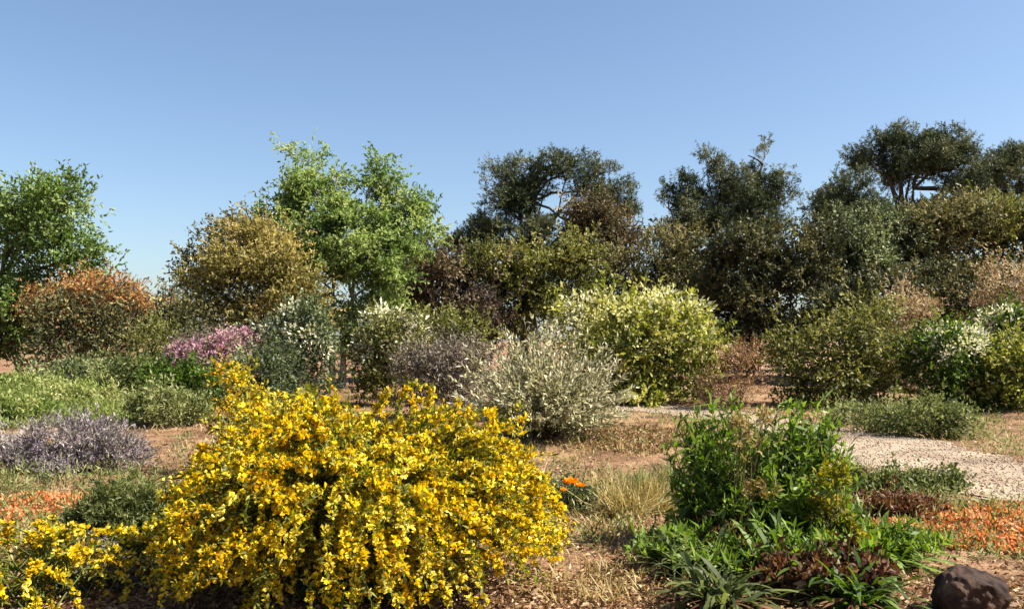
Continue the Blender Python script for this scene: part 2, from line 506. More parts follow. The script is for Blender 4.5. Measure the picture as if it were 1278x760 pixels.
def pine(**kw):
    a = dict(agg=8, gap=0.32, twigs=9, per=15, L=0.15, W=0.03, bark=BARK, crown='crown', wood='trunk', shell=0.35, tipbias=0.6, spread=0.9, up=0.35, low=0.85, spill=1.08, mat=M_PINE)
    kw['clumps'] = int(kw['clumps'] * 1.7); kw['cr'] = 0.34
    a.update(kw); return plant(**a)
def tree(**kw):
    a = dict(agg=9, gap=0.38, twigs=6, per=11, cr=0.6, L=0.15, W=0.07, crown='crown', wood='trunk', trunk_r=0.14, shell=0.35)
    a.update(kw); return plant(**a)

# ------------------------------------------------------------------ trees at the back
tree(name='leafy_tree', label='full green leafy tree behind the lawn at the edge of the garden', cat='tree', px=-15, d=32, mat=M_TREE2, clumps=620,
     blobs=[(38, 285, 62, 40), (-50, 330, 80, 95), (72, 258, 34, 26, -.5), (95, 318, 28, 40), (15, 380, 62, 55), (5, 432, 52, 40), (60, 345, 45, 50), (10, 260, 40, 26), (112, 332, 12, 14)],
     trunk_top=(5, 330), trunk_r=0.2, thigh=0.15, gap=0.28, agg=6)
tree(name='airy_tree', label='tall light green airy tree with twin pale grey trunks', cat='tree', px=415, d=30, mat=M_TREE, clumps=1150, bark=BARK_GREY, cr=0.38,
     blobs=[(380, 208, 16, 14), (398, 216, 16, 16), (414, 224, 12, 16), (384, 236, 28, 18), (477, 206, 10, 10), (484, 218, 10, 14), (474, 236, 18, 20), (436, 276, 62, 22), (362, 268, 32, 24), (506, 262, 22, 24),
            (500, 292, 36, 30), (440, 312, 80, 34), (390, 338, 48, 36), (480, 344, 48, 40), (526, 298, 18, 18), (458, 396, 30, 44), (450, 435, 24, 32), (340, 308, 24, 24), (360, 356, 28, 24), (395, 395, 22, 40)],
     trunks=[(413, (420, 290)), (424, (455, 300))], trunk_top=(420, 300), trunk_r=0.12, shell=0.2, L=0.12, W=0.055, gap=0.26, agg=5, twigs=7, droop=0.15, up=0.15, limb_r=0.05)
tree(name='ochre_tree', label='bushy ochre and olive tree beside the tall airy tree', cat='tree', px=305, d=27.5, mat=M_OCHRE, clumps=520, cr=0.45,
     blobs=[(300, 350, 40, 34), (325, 306, 24, 20), (265, 366, 28, 28), (312, 395, 54, 32), (258, 402, 24, 20), (348, 356, 30, 40), (350, 312, 20, 22), (372, 385, 24, 36)], trunk_top=(300, 350), trunk_r=0.12, L=0.11, W=0.05, thigh=0.2, gap=0.26, agg=6)
plant(name='dark_tree', label='small dark green tree peeping out behind the ochre tree', cat='tree', px=262, d=30, mat=M_DARK, clumps=160, cr=0.5, L=0.14, W=0.06, crown='crown', wood='trunk',
      blobs=[(250, 340, 26, 28), (285, 310, 30, 26), (300, 290, 20, 14)], trunk_r=0.1, trunk_top=(270, 340))
pine(name='umbrella_pine', label='umbrella shaped dark pine with sky showing under its arched crown', cat='pine tree', px=655, d=45, clumps=540, cr=0.6, agg=5,
     blobs=[(638, 224, 26, 16), (662, 212, 26, 11), (690, 208, 26, 10), (718, 210, 26, 11), (742, 221, 24, 14), (760, 242, 18, 18), (628, 254, 26, 24), (650, 275, 24, 30), (640, 312, 46, 36), (600, 284, 20, 24),
            (672, 234, 18, 10), (728, 240, 20, 9), (590, 312, 30, 24), (666, 300, 14, 34), (722, 292, 14, 34), (775, 266, 20, 16), (705, 222, 24, 12), (655, 246, 18, 16), (748, 262, 22, 18), (690, 330, 36, 20)],
     trunks=[(655, (648, 268)), (672, (664, 250))], trunk_top=(650, 270), trunk_r=0.26, limb_r=0.08)
tree(name='brown_tree', label='brown tinged rounded tree right of the gap in the umbrella pine', cat='tree', px=755, d=42, mat=M_BRTREE, clumps=330, cr=0.5,
     blobs=[(752, 284, 38, 24), (780, 306, 22, 22), (726, 320, 26, 36), (760, 325, 44, 30), (742, 266, 26, 12)], trunk_top=(750, 310), trunk_r=0.16, L=0.16, W=0.06, tint0=0.32)
tree(name='purple_brown_tree', label='low wide dark purplish tree between airy tree and umbrella pine', cat='tree', px=545, d=36, mat=M_PURP, clumps=520, cr=0.5,
     blobs=[(545, 350, 60, 36), (512, 385, 42, 45), (575, 390, 60, 42), (560, 420, 80, 24), (605, 415, 50, 26)], trunk_top=(545, 370), trunk_r=0.14)
tree(name='olive_tree', label='olive coloured bushy tree below the umbrella pine', cat='tree', px=645, d=37, mat=M_OLIVE, clumps=520, cr=0.5,
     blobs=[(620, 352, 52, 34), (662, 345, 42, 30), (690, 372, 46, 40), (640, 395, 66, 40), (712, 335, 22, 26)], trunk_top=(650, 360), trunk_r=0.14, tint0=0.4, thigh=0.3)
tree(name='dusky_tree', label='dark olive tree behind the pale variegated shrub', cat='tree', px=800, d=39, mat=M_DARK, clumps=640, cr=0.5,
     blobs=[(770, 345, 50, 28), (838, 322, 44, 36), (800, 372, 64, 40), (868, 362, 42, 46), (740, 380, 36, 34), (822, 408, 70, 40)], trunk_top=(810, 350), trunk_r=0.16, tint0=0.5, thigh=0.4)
pine(name='ragged_pine', label='ragged dark pine with spiky leaning top between two gaps of sky', cat='pine tree', px=905, d=43, clumps=400, cr=0.5,
     blobs=[(932, 196, 10, 6), (955, 196, 12, 7), (968, 214, 13, 16), (948, 222, 18, 12), (908, 224, 24, 14), (884, 204, 10, 9), (925, 240, 30, 16), (858, 240, 24, 16), (835, 262, 20, 16), (898, 260, 40, 18),
            (972, 252, 10, 22), (888, 290, 48, 26), (945, 288, 38, 30), (858, 296, 34, 24), (930, 262, 34, 16), (818, 280, 14, 16)],
     trunks=[(905, (952, 205)), (890, (865, 270))], trunk_top=(935, 235), trunk_r=0.2, limb_r=0.06)
tree(name='shadowy_tree', label='broad very dark green tree in front of the ragged pine', cat='tree', px=935, d=35.5, mat=M_DARK, clumps=760, cr=0.5,
     blobs=[(940, 330, 62, 40), (915, 385, 56, 50), (988, 360, 50, 50), (955, 425, 70, 36), (1022, 312, 30, 34), (890, 345, 34, 40)], trunk_top=(940, 350), trunk_r=0.18, tint0=0.3)
pine(name='crowned_pine', label='tallest dark pine with flat tufted crown on bare forked limbs', cat='pine tree', px=1150, d=46, clumps=430, cr=0.55,
     blobs=[(1100, 186, 24, 16), (1130, 180, 26, 12), (1160, 184, 26, 12), (1186, 194, 22, 14), (1138, 204, 48, 15), (1188, 212, 38, 13), (1095, 205, 16, 14), (1215, 228, 26, 7), (1083, 205, 10, 12), (1130, 222, 22, 8), (1205, 246, 26, 10), (1150, 266, 36, 10)],
     trunks=[(1152, (1140, 235)), (1160, (1125, 228))], trunk_top=(1140, 235), trunk_r=0.28, limb_r=0.1)
pine(name='slanting_pine', label='small slanting pine with sparse dark tufts left of the tallest pine', cat='pine tree', px=1062, d=44, clumps=190, cr=0.5,
     blobs=[(1022, 240, 14, 9), (1052, 236, 22, 9), (1042, 256, 30, 12), (1074, 224, 14, 7), (1078, 262, 22, 12), (1080, 282, 44, 16), (1032, 272, 28, 12)], trunks=[(1072, (1050, 245))], trunk_top=(1050, 245), trunk_r=0.16, limb_r=0.06)
pine(name='flat_pine', label='flat topped pine reaching in at the far end of the tree line', cat='pine tree', px=1275, d=48, clumps=260, cr=0.5,
     blobs=[(1268, 198, 16, 9), (1246, 211, 26, 9), (1290, 213, 28, 12), (1238, 234, 34, 10), (1275, 240, 36, 12), (1225, 222, 20, 8), (1320, 225, 40, 16)], trunk_top=(1272, 225), trunk_r=0.24, limb_r=0.08)
tree(name='sage_tree', label='grey green rounded tree below the slanting pine', cat='tree', px=1060, d=38, mat=M_SAGE, clumps=520, cr=0.5,
     blobs=[(1050, 318, 42, 32), (1092, 326, 36, 34), (1030, 345, 34, 30), (1075, 355, 56, 34), (1112, 290, 30, 22), (1075, 292, 34, 18)], trunk_top=(1060, 330), trunk_r=0.16, tint0=0.35)
tree(name='grey_olive_tree', label='dull olive tree right under the tallest pine', cat='tree', px=1160, d=39, mat=M_DARK, clumps=560, cr=0.5,
     blobs=[(1150, 285, 50, 30), (1180, 310, 46, 40), (1135, 330, 44, 40), (1165, 365, 60, 40), (1195, 275, 32, 20)], trunk_top=(1160, 310), trunk_r=0.18, tint0=0.55, thigh=0.25)
tree(name='yellow_olive_tree', label='yellowish olive tree below the flat topped pine', cat='tree', px=1250, d=40, mat=M_OLIVE, clumps=520, cr=0.5,
     blobs=[(1240, 275, 42, 24), (1275, 300, 48, 34), (1225, 310, 36, 34), (1310, 285, 50, 40), (1255, 345, 60, 34)], trunk_top=(1255, 300), trunk_r=0.18, tint0=0.42, thigh=0.3)
tree(name='dark_understory_tree', label='low dark tree filling the shade between sage tree and tan shrub', cat='tree', px=1180, d=33, mat=M_DARK, clumps=420, cr=0.5,
     blobs=[(1180, 375, 50, 34), (1220, 385, 44, 40), (1120, 380, 50, 34), (1060, 395, 50, 26), (1170, 420, 90, 30)], trunk_top=(1170, 390), trunk_r=0.12, tint0=0.25)

# ------------------------------------------------------------------ shrubs in the middle distance
SH = dict(stems=30)
plant(name='orange_shrub', label='orange topped shrub with dark skirt beside the lawn', cat='shrub', px=110, d=24, mat=M_DARK, clumps=330, cr=0.4, L=0.10, W=0.05, tint0=0.35,
      blobs=[(105, 405, 60, 42), (75, 425, 36, 32), (145, 415, 36, 40), (110, 440, 66, 22)], bloom=None)
plant(name='orange_leaved_shrub', label='rounded shrub of glowing orange foliage above a dark skirt', cat='shrub', px=112, d=24.8, mat=M_ORANGE, clumps=360, cr=0.36, L=0.10, W=0.045,
      blobs=[(92, 380, 38, 22), (135, 370, 32, 18), (155, 384, 18, 18), (66, 394, 18, 18), (115, 394, 50, 22)], thigh=-0.1)
plant(name='dark_shrub', label='dark rounded shrub in the dip between orange and ochre foliage', cat='shrub', px=212, d=26, mat=M_DARK, clumps=300, cr=0.4, L=0.11, W=0.05, tint0=0.3,
      blobs=[(205, 395, 42, 26), (232, 408, 30, 26), (180, 405, 26, 28), (205, 425, 56, 24)])
plant(name='spindly_shrub', label='spindly olive green shrub in front of the dark rounded shrub', cat='shrub', px=190, d=22.5, mat=M_OLIVE, clumps=90, cr=0.3, L=0.09, W=0.035, tint0=0.35,
      blobs=[(190, 440, 30, 26), (205, 425, 16, 18)], up=0.9)
plant(name='pink_shrub', label='pink flowering shrub left of the cream blossomed shrub', cat='shrub', px=270, d=20, mat=M_PLUM, clumps=150, cr=0.26, L=0.07, W=0.03,
      blobs=[(270, 448, 50, 22), (295, 434, 26, 18), (235, 450, 22, 16)], bloom=dict(n=360, petals=12, r=0.07, L=0.08, W=0.06, mat=M_PINK, cut=0.3))
plant(name='cream_blossom_shrub', label='upright shrub with loose cream blossom left of the pale trunk', cat='shrub', px=368, d=20.5, mat=M_SAGE, clumps=260, cr=0.3, L=0.09, W=0.045, tint0=0.15,
      blobs=[(372, 412, 28, 26), (346, 430, 24, 22), (392, 434, 24, 22), (365, 455, 40, 16)], bloom=dict(n=44, petals=30, r=0.11, L=0.12, W=0.07, mat=M_CREAM, cut=0.35), up=0.5)
plant(name='cream_spray_shrub', label='smaller shrub with cream sprays right of the pale trunk', cat='shrub', px=488, d=21.5, mat=M_OLIVE, clumps=190, cr=0.3, L=0.09, W=0.045, tint0=0.4,
      blobs=[(485, 415, 30, 24), (512, 420, 20, 18), (480, 440, 34, 20)], bloom=dict(n=40, petals=32, r=0.11, L=0.12, W=0.07, mat=M_CREAM, cut=0.35), up=0.5)
plant(name='olive_shrub', label='low olive shrub between the cream sprays and the silvery shrub', cat='shrub', px=545, d=24, mat=M_OLIVE, clumps=140, cr=0.35, L=0.1, W=0.045, tint0=0.4,
      blobs=[(540, 415, 36, 16), (575, 425, 36, 18)])
plant(name='plum_shrub', label='low plum grey shrub behind the yellow bush', cat='shrub', px=555, d=18.5, mat=M_PLUM, clumps=230, cr=0.28, L=0.08, W=0.03,
      blobs=[(545, 454, 36, 18), (582, 456, 28, 18), (522, 465, 26, 14)], up=0.7, bloom=dict(n=60, petals=7, r=0.06, L=0.06, W=0.035, mat=M_LILAC, cut=0.3))
plant(name='gold_sprig_shrub', label='thin golden sprigged shrub behind the crest of the yellow bush', cat='shrub', px=290, d=10.5, mat=M_GOLDG, clumps=46, cr=0.16, L=0.06, W=0.03, tint0=0.6,
      blobs=[(285, 474, 22, 16), (305, 486, 20, 16), (300, 520, 30, 30)], bloom=dict(n=46, petals=9, r=0.035, L=0.045, W=0.035, mat=M_YEL, cut=0.35), up=0.7)
plant(name='variegated_shrub', label='large rounded pale yellow green variegated shrub in full sun', cat='shrub', px=800, d=23, mat=M_VARI, clumps=620, cr=0.36, L=0.14, W=0.07,
      blobs=[(760, 396, 52, 26), (828, 402, 52, 30), (866, 436, 40, 34), (722, 418, 34, 26), (800, 440, 70, 40), (840, 468, 50, 26), (760, 450, 50, 36)], low=0.2, tint0=0.42, thigh=0.25,
      bloom=dict(n=170, petals=20, r=0.11, L=0.14, W=0.08, mat=M_PALE, cut=0.3), up=0.5, agg=5, gap=0.22)
plant(name='dry_pink_shrub', label='dry pinkish brown shrub at the foot of the variegated shrub', cat='shrub', px=922, d=21, mat=M_DRY, clumps=170, cr=0.26, L=0.07, W=0.025,
      blobs=[(922, 470, 22, 30), (905, 488, 26, 18), (938, 450, 12, 18)], up=0.9)
plant(name='domed_shrub', label='wide domed olive shrub in front of the dark trees', cat='shrub', px=1050, d=22, mat=M_OLIVE, clumps=560, cr=0.36, L=0.11, W=0.05, tint0=0.42,
      blobs=[(1022, 432, 54, 36), (1082, 420, 48, 36), (985, 456, 34, 34), (1050, 462, 80, 36), (1120, 458, 40, 36)], thigh=0.3, low=0.2)
plant(name='tan_shrub', label='tan feathery shrub rising behind the domed olive shrub', cat='shrub', px=1130, d=29, mat=M_TAN, clumps=260, cr=0.32, L=0.12, W=0.03, tint0=0.55,
      blobs=[(1126, 378, 26, 18), (1136, 400, 30, 26), (1130, 430, 40, 36)], up=0.6)
plant(name='buff_shrub', label='buff coloured rounded shrub half out of frame above white blossom', cat='shrub', px=1265, d=28, mat=M_TAN, clumps=300, cr=0.36, L=0.11, W=0.04, tint0=0.5,
      blobs=[(1262, 352, 34, 16), (1290, 362, 36, 22), (1258, 378, 36, 18), (1265, 410, 40, 30)], thigh=0.35)
plant(name='cream_tipped_shrub', label='dark green shrub with cream tips along its top', cat='shrub', px=1190, d=20.5, mat=M_LEAFY, clumps=330, cr=0.3, L=0.1, W=0.05, tint0=0.22,
      blobs=[(1190, 445, 40, 34), (1165, 465, 30, 30), (1210, 470, 26, 30)], bloom=dict(n=80, petals=18, r=0.09, L=0.1, W=0.06, mat=M_CREAM, cut=0.62), low=0.2)
plant(name='white_blossom_shrub', label='dark shrub with loose white blossom near the frame edge', cat='shrub', px=1256, d=24, mat=M_LEAFY, clumps=230, cr=0.32, L=0.1, W=0.05, tint0=0.15,
      blobs=[(1255, 412, 30, 22), (1280, 420, 30, 30)], bloom=dict(n=40, petals=34, r=0.11, L=0.12, W=0.08, mat=M_CREAM, cut=0.25))
plant(name='lime_shrub', label='bright lime green shrub below the white blossom', cat='shrub', px=1262, d=20, mat=M_VARI, clumps=260, cr=0.3, L=0.1, W=0.05, tint0=0.25,
      blobs=[(1260, 455, 28, 28), (1290, 460, 30, 36), (1250, 475, 24, 20)], thigh=0.2, low=0.2)
plant(name='path_edge_shrub', label='low spreading green shrub beside the gravel path', cat='shrub', px=1165, d=14.6, mat=M_FERN, clumps=260, cr=0.2, L=0.07, W=0.025, tint0=0.4,
      blobs=[(1160, 532, 36, 20), (1195, 538, 26, 18), (1130, 526, 30, 14), (1165, 515, 22, 12)], up=0.6)
plant(name='yellowish_ground_shrub', label='flat yellowish green shrub trailing at the back of the path', cat='shrub', px=1080, d=15.6, mat=M_FERN, clumps=150, cr=0.2, L=0.07, W=0.025, tint0=0.55,
      blobs=[(1085, 524, 36, 12), (1055, 528, 24, 12), (1110, 532, 24, 10)], up=0.5)
for (px, d, bl, m, lab, t0) in [
    (95, 21, [(95, 470, 34, 14), (70, 476, 26, 12)], M_SAGE, 'low grey green shrub under the orange topped shrub', 0.3),
    (150, 20, [(150, 474, 36, 14), (178, 470, 20, 14)], M_FERN, 'low soft green shrub at the end of the lawn', 0.35),
    (228, 19, [(228, 474, 40, 14), (256, 480, 22, 10)], M_LEAFY, 'low deep green shrub under the pink flowers', 0.2),
    (330, 17, [(335, 462, 34, 18), (312, 474, 24, 12)], M_SAGE, 'low blue green shrub behind the gold sprigs', 0.2),
    (700, 20, [(690, 478, 30, 24), (650, 470, 30, 24)], M_DARK, 'low dark shrub behind the silvery shrub', 0.4)]:
    plant(name='low_shrub', label=lab, cat='shrub', px=px, d=d, mat=m, clumps=110, cr=0.26, L=0.08, W=0.04, tint0=t0, blobs=bl, stems=14, low=0.8)

for (px, d, bl, m, lab, t0) in [
    (20, 19, [(20, 492, 44, 12), (50, 498, 26, 10)], M_MEADOW, 'soft green low plant spreading over the lawn by the picture edge', 0.5),
    (105, 18, [(100, 502, 34, 10), (130, 506, 20, 8)], M_MEADOW, 'yellow green low plant at the front of the lawn', 0.7),
    (40, 15.5, [(35, 522, 36, 9), (5, 526, 26, 9)], M_MEADOW, 'greyish low plant on the lawn behind the lavender', 0.45),
    (200, 16, [(200, 506, 34, 8), (228, 510, 20, 7)], M_FERN, 'olive green low plant between lawn and yellow bush', 0.6)]:
    plant(name='low_plant', label=lab, cat='plant', px=px, d=d, mat=m, clumps=120, cr=0.2, L=0.09, W=0.028, tint0=t0, blobs=bl, stems=12, low=0.8, up=0.7)

# silvery shrub of straight radiating stems
def silver_shrub():
    rng = np.random.default_rng(41)
    d = 14.4; px = 680
    x = (px - CX) * d / F
    base = np.array([x, d, float(ground_z(x, d))])
    root = thing('silvery_shrub', 'silvery grey spiky shrub of radiating stems behind the yellow bush', 'shrub', base)
    T = Tubes(); LV = Leaves()
    for i in range(420):
        az = rng.uniform(0, 2 * np.pi); el = np.arccos(rng.uniform(0.10, 1))
        dr = np.array([np.sin(el) * np.cos(az) * 1.05, np.sin(el) * np.sin(az), 0])
        dr[2] = np.cos(el)
        dr = unit(dr)
        L = (1.36 + 0.46 * dr[2]) * rng.uniform(0.62, 1.08)
        b0 = base + np.array([*rng.normal(0, 0.10, 2), 0.05])
        p = curve(b0, b0 + dr * L + np.array([0, 0, 0.12]), 6, rng, wob=0.03, up=0.05)
        T.add(p, np.linspace(0.008, 0.003, 6), 4)
        n = 46
        t = rng.uniform(0.22, 1.0, n)
        C = np.stack([np.interp(t, np.linspace(0, 1, 6), p[:, k]) for k in range(3)], -1)
        A = unit(p[-1] - p[2]) * 0.9 + rng.normal(0, 0.5, (n, 3))
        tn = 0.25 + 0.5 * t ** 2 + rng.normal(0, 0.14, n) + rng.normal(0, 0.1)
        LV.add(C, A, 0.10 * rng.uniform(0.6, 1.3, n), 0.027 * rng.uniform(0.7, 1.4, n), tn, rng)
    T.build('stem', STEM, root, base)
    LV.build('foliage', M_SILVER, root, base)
silver_shrub()

# ------------------------------------------------------------------ nearer plants on the left
plant(name='lavender_shrub', label='grey lilac mounded lavender bush left of the yellow bush', cat='shrub', px=100, d=10.6, mat=M_GREY, clumps=330, cr=0.13, L=0.05, W=0.014, tint0=0.4, twigs=6, per=9,
      blobs=[(100, 562, 58, 34), (60, 580, 36, 22), (145, 572, 36, 26), (95, 590, 80, 20)], up=1.0, spread=0.5, bloom=dict(n=240, petals=8, r=0.028, L=0.03, W=0.016, mat=M_LILAC, cut=0.3), low=0.9)
plant(name='pink_lavender_shrub', label='pinkish lavender clump cut by the edge of the picture', cat='shrub', px=5, d=11.2, mat=M_GREY, clumps=150, cr=0.13, L=0.05, W=0.014, tint0=0.6, twigs=6, per=9,
      blobs=[(5, 578, 34, 24), (-30, 575, 36, 26)], up=1.0, spread=0.5, bloom=dict(n=150, petals=8, r=0.03, L=0.035, W=0.02, mat=M_PINK, cut=0.2), low=0.9)
plant(name='feathery_shrub', label='feathery grey green shrub tucked under the yellow bush', cat='shrub', px=150, d=6.6, mat=M_FERN, clumps=420, cr=0.09, L=0.042, W=0.009, tint0=0.4, twigs=7, per=14,
      blobs=[(155, 655, 48, 34), (125, 680, 42, 40), (185, 690, 34, 40), (170, 640, 40, 20)], up=0.9, spread=0.6, low=0.9)
plant(name='plum_groundcover', label='dull plum trailing plant in the shade below the feathery shrub', cat='plant', px=105, d=5.7, mat=M_PLUM, clumps=120, cr=0.07, L=0.035, W=0.02, tint0=0.3,
      blobs=[(105, 715, 40, 26), (150, 735, 40, 22)], low=0.9)

# the great yellow bush: arching stems, each ending in a raceme of yellow flowers
def yellow_bush(name, label, px, d, rx, ry, h, n, seed, az_range=(0, 2 * np.pi), petals=46, green=26, fl=0.032, origin_spread=0.16, droop=0.22, flat=0.7, bare=0.0):
    rng = np.random.default_rng(seed)
    x = (px - CX) * d / F
    base = np.array([x, d, float(ground_z(x, d))])
    root = thing(name, label, 'bush', base)
    T = Tubes(); G = Leaves(); Fw = Leaves()
    for i in range(n):
        az = rng.uniform(*az_range)
        s = rng.uniform(0.0, 1.0) ** 0.62                        # 0 = top, 1 = low rim
        lump = 1 + 0.10 * math.sin(3 * az + 1.0) + 0.07 * math.sin(7 * az + 5 * s) 
        ph = s * 1.42
        rr = np.array([rx * math.sin(ph) ** flat * math.cos(az), ry * math.sin(ph) ** flat * math.sin(az), h * math.cos(ph) ** 0.75]) * lump
        k = rng.uniform(0.82, 1.01) if rng.random() < 0.85 else rng.uniform(0.5, 0.8)
        tip = base + rr * k
        tip[2] = max(tip[2], base[2] + 0.05)
        out = unit(np.array([rr[0], rr[1], 0.25 * rr[2]]))
        b0 = base + np.array([rng.normal(0, origin_spread * rx), rng.normal(0, origin_spread * ry), 0])
        t = np.linspace(0, 1, 12)[:, None]
        ctrl = b0 * 0.35 + tip * 0.65 + np.array([0, 0, 0.42 * h]) * (0.4 + 0.6 * s)
        p = (1 - t) ** 2 * b0 + 2 * t * (1 - t) * ctrl + t ** 2 * tip
        p = p + np.cumsum(rng.normal(0, 0.008, (12, 3)), 0)
        ext = unit(p[-1] - p[-3]) * rng.uniform(0.05, 0.19) + np.array([0, 0, -droop * rng.uniform(0.0, 0.6)]) + rng.normal(0, 0.05, 3)
        p = np.vstack([p, p[-1] + ext * 0.5, p[-1] + ext + np.array([0, 0, -0.03])])
        p[:, 2] = np.maximum(p[:, 2], base[2] + 0.03)
        m = len(p)
        T.add(p, np.linspace(0.006, 0.0016, m), 4)
        tt = np.linspace(0, 1, m)
        # flowers along the outer part
        rich = rng.uniform(0.55, 1.25) if rng.random() > bare else 0.06
        nf = int(petals * rich)
        u = 1 - 0.30 * rng.random(nf)
        C = np.stack([np.interp(u, tt, p[:, q]) for q in range(3)], -1) + rng.normal(0, 0.011, (nf, 3))
        ii = np.repeat(np.arange(nf), 3)
        D = rng.normal(0, 1, (nf, 3)) + out * 0.5 + np.array([0, 0, 0.25])
        A = unit(D)[ii] + rng.normal(0, 0.55, (nf * 3, 3))
        hue = 0.56 + rng.normal(0, 0.17)
        Fw.add(C[ii], A, fl * np.repeat(rng.uniform(0.45, 1.3, nf), 3) * rng.uniform(0.8, 1.15, nf * 3), fl * 0.75 * np.repeat(rng.uniform(0.5, 1.15, nf), 3), hue + rng.normal(0, 0.15, nf)[ii], rng, fold=0.3, belly=0.62)
        ng = int(green * rng.uniform(0.6, 1.4) * (1.7 if rich < 0.1 else 1))
        u = rng.uniform(0.30, 1.0, ng)
        C = np.stack([np.interp(u, tt, p[:, q]) for q in range(3)], -1)
        G.add(C, unit(p[-1] - p[4]) * 0.6 + rng.normal(0, 0.7, (ng, 3)), 0.05 * rng.uniform(0.6, 1.3, ng), 0.014, 0.45 + rng.normal(0, 0.2, ng), rng)
    T.build('stem', STEM_GREEN, root, base)
    G.build('foliage', M_YGREEN, root, base)
    Fw.build('blossom', M_YEL, root, base)
    return root
yellow_bush('yellow_bush', 'big domed bush covered in bright yellow blossom in the foreground', 438, 5.6, 1.22, 1.14, 1.09, 1350, 51, petals=36, green=58, fl=0.030, droop=0.07, bare=0.18)
yellow_bush('yellow_spray_plant', 'low arching yellow flower sprays in the bottom corner', 52, 5.35, 0.66, 0.5, 0.50, 64, 52, petals=34, green=40, origin_spread=0.3, fl=0.03)

# orange ground covers
def mat_cover(name, label, px, py, rx, ry, n, mat, L, W, hgt, seed, cat='groundcover', tint0=0.5):
    rng = np.random.default_rng(seed)
    c = gpt(px, py)
    root = thing(name, label, cat, c)
    a = rng.uniform(0, 2 * np.pi, n); r = np.sqrt(rng.random(n)) * (1 + 0.18 * np.sin(3 * a + seed) + 0.1 * np.sin(7 * a))
    C = np.stack([c[0] + rx * r * np.cos(a), c[1] + ry * r * np.sin(a)], -1)
    z = ground_z(C[:, 0], C[:, 1]) + hgt * np.maximum(0.05, 1 - r ** 2) * (0.35 + 0.65 * rng.random(n)) * (0.75 + 0.5 * np.sin(C[:, 0] * 9) * np.sin(C[:, 1] * 8))
    P = np.column_stack([C, np.maximum(z, ground_z(C[:, 0], C[:, 1]) + 0.01)])
    LV = Leaves()
    LV.add(P, rng.normal(0, 0.8, (n, 3)) + np.array([0, 0, 0.3]), L * rng.uniform(0.6, 1.4, n), W, tint0 + rng.normal(0, 0.18, n) + 0.15 * np.sin(C[:, 0] * 5 + C[:, 1] * 4), rng)
    LV.build('blossom', mat, root, c)
    G = Leaves()
    s = rng.random(n) < 0.35
    Q_ = P[s].copy(); Q_[:, 2] = ground_z(Q_[:, 0], Q_[:, 1]) + 0.6 * (Q_[:, 2] - ground_z(Q_[:, 0], Q_[:, 1]))
    G.add(Q_, rng.normal(0, 0.7, (len(Q_), 3)) + np.array([0, 0, 0.8]), L * 1.3, W * 0.7, 0.4 + rng.normal(0, 0.2, len(Q_)), rng)
    G.build('foliage', M_OLIVE, root, c)
    return root
mat_cover('orange_groundcover', 'broad mat of rusty orange blossom beside the gravel path', 1235, 662, 1.3, 0.95, 17000, M_RUST, 0.038, 0.026, 0.12, 61)
mat_cover('orange_groundcover', 'small mat of rusty orange blossom under the lavender bush', 15, 645, 0.8, 0.9, 11000, M_RUST, 0.038, 0.026, 0.11, 62)
mat_cover('straw_groundcover', 'straw coloured dry mat behind the yellow flower sprays', 30, 690, 0.4, 0.35, 2600, M_STRAW, 0.05, 0.012, 0.12, 63)
mat_cover('dry_groundcover', 'pinkish dry groundcover between silvery shrub and leafy shrub', 790, 545, 1.3, 2.0, 6000, M_DRY, 0.05, 0.03, 0.10, 64, tint0=0.5)

# ------------------------------------------------------------------ the leafy group on the right
def leafy_shrub():
    rng = np.random.default_rng(71)
    d = 6.6; px = 950
    x = (px - CX) * d / F
    base = np.array([x, d, float(ground_z(x, d))])
    root = thing('leafy_shrub', 'tall leafy shrub of upright green shoots in the right foreground', 'shrub', base)
    T = Tubes(); LV = Leaves()
    blobs = [(868, 575, 36, 60), (905, 555, 44, 60), (1000, 560, 46, 66), (950, 560, 40, 50, .3), (1030, 600, 34, 60), (950, 610, 60, 70), (980, 640, 80, 50), (880, 640, 50, 44), (1045, 640, 40, 40),
             (890, 645, 46, 50, -.3), (1000, 640, 60, 60, -.4), (880, 690, 44, 34, -.6), (985, 690, 60, 40, -.9), (1070, 665, 40, 34, -.5), (1125, 684, 50, 30, -.5), (1165, 700, 40, 20, -.5), (825, 690, 40, 34, -.7), (1040, 705, 56, 36, -.9), (905, 715, 60, 30, -1.0)]
    C, Rr = blob_world(blobs, d)
    P, O, k = sample_clumps(C, Rr, 720, rng, 0.2, 0.3, 1.22)
    P[:, 2] = np.maximum(P[:, 2], base[2] + 0.15)
    tops = [at(1030, 488, d), at(1018, 512, d), at(868, 512, d), at(905, 500, d), at(960, 508, d), at(1042, 522, d), at(850, 540, d), at(985, 500, d), at(930, 515, d + .2)]
    P = np.vstack([P, tops])
    for q, p1 in enumerate(P):
        b0 = base + np.array([(p1[0] - base[0]) * 0.55, rng.normal(0, 0.2), 0.0])
        p = curve(b0, p1, 8, rng, wob=0.05)
        T.add(p, np.linspace(0.007, 0.002, 8), 5)
        n = 26
        t = rng.uniform(0.35, 1.0, n) ** 0.8
        B = np.stack([np.interp(t, np.linspace(0, 1, 8), p[:, j]) for j in range(3)], -1)
        A = np.array([0, 0, 0.55]) + rng.normal(0, 0.62, (n, 3))
        LV.add(B, A, 0.085 * rng.uniform(0.5, 1.6, n), 0.024 * rng.uniform(0.6, 1.3, n), 0.45 + rng.normal(0, 0.12) + rng.normal(0, 0.14, n) + 0.2 * (t - 0.7), rng, fold=0.3)
    T.build('stem', STEM_GREEN, root, base)
    LV.build('foliage', M_LEAFY, root, base)
leafy_shrub()
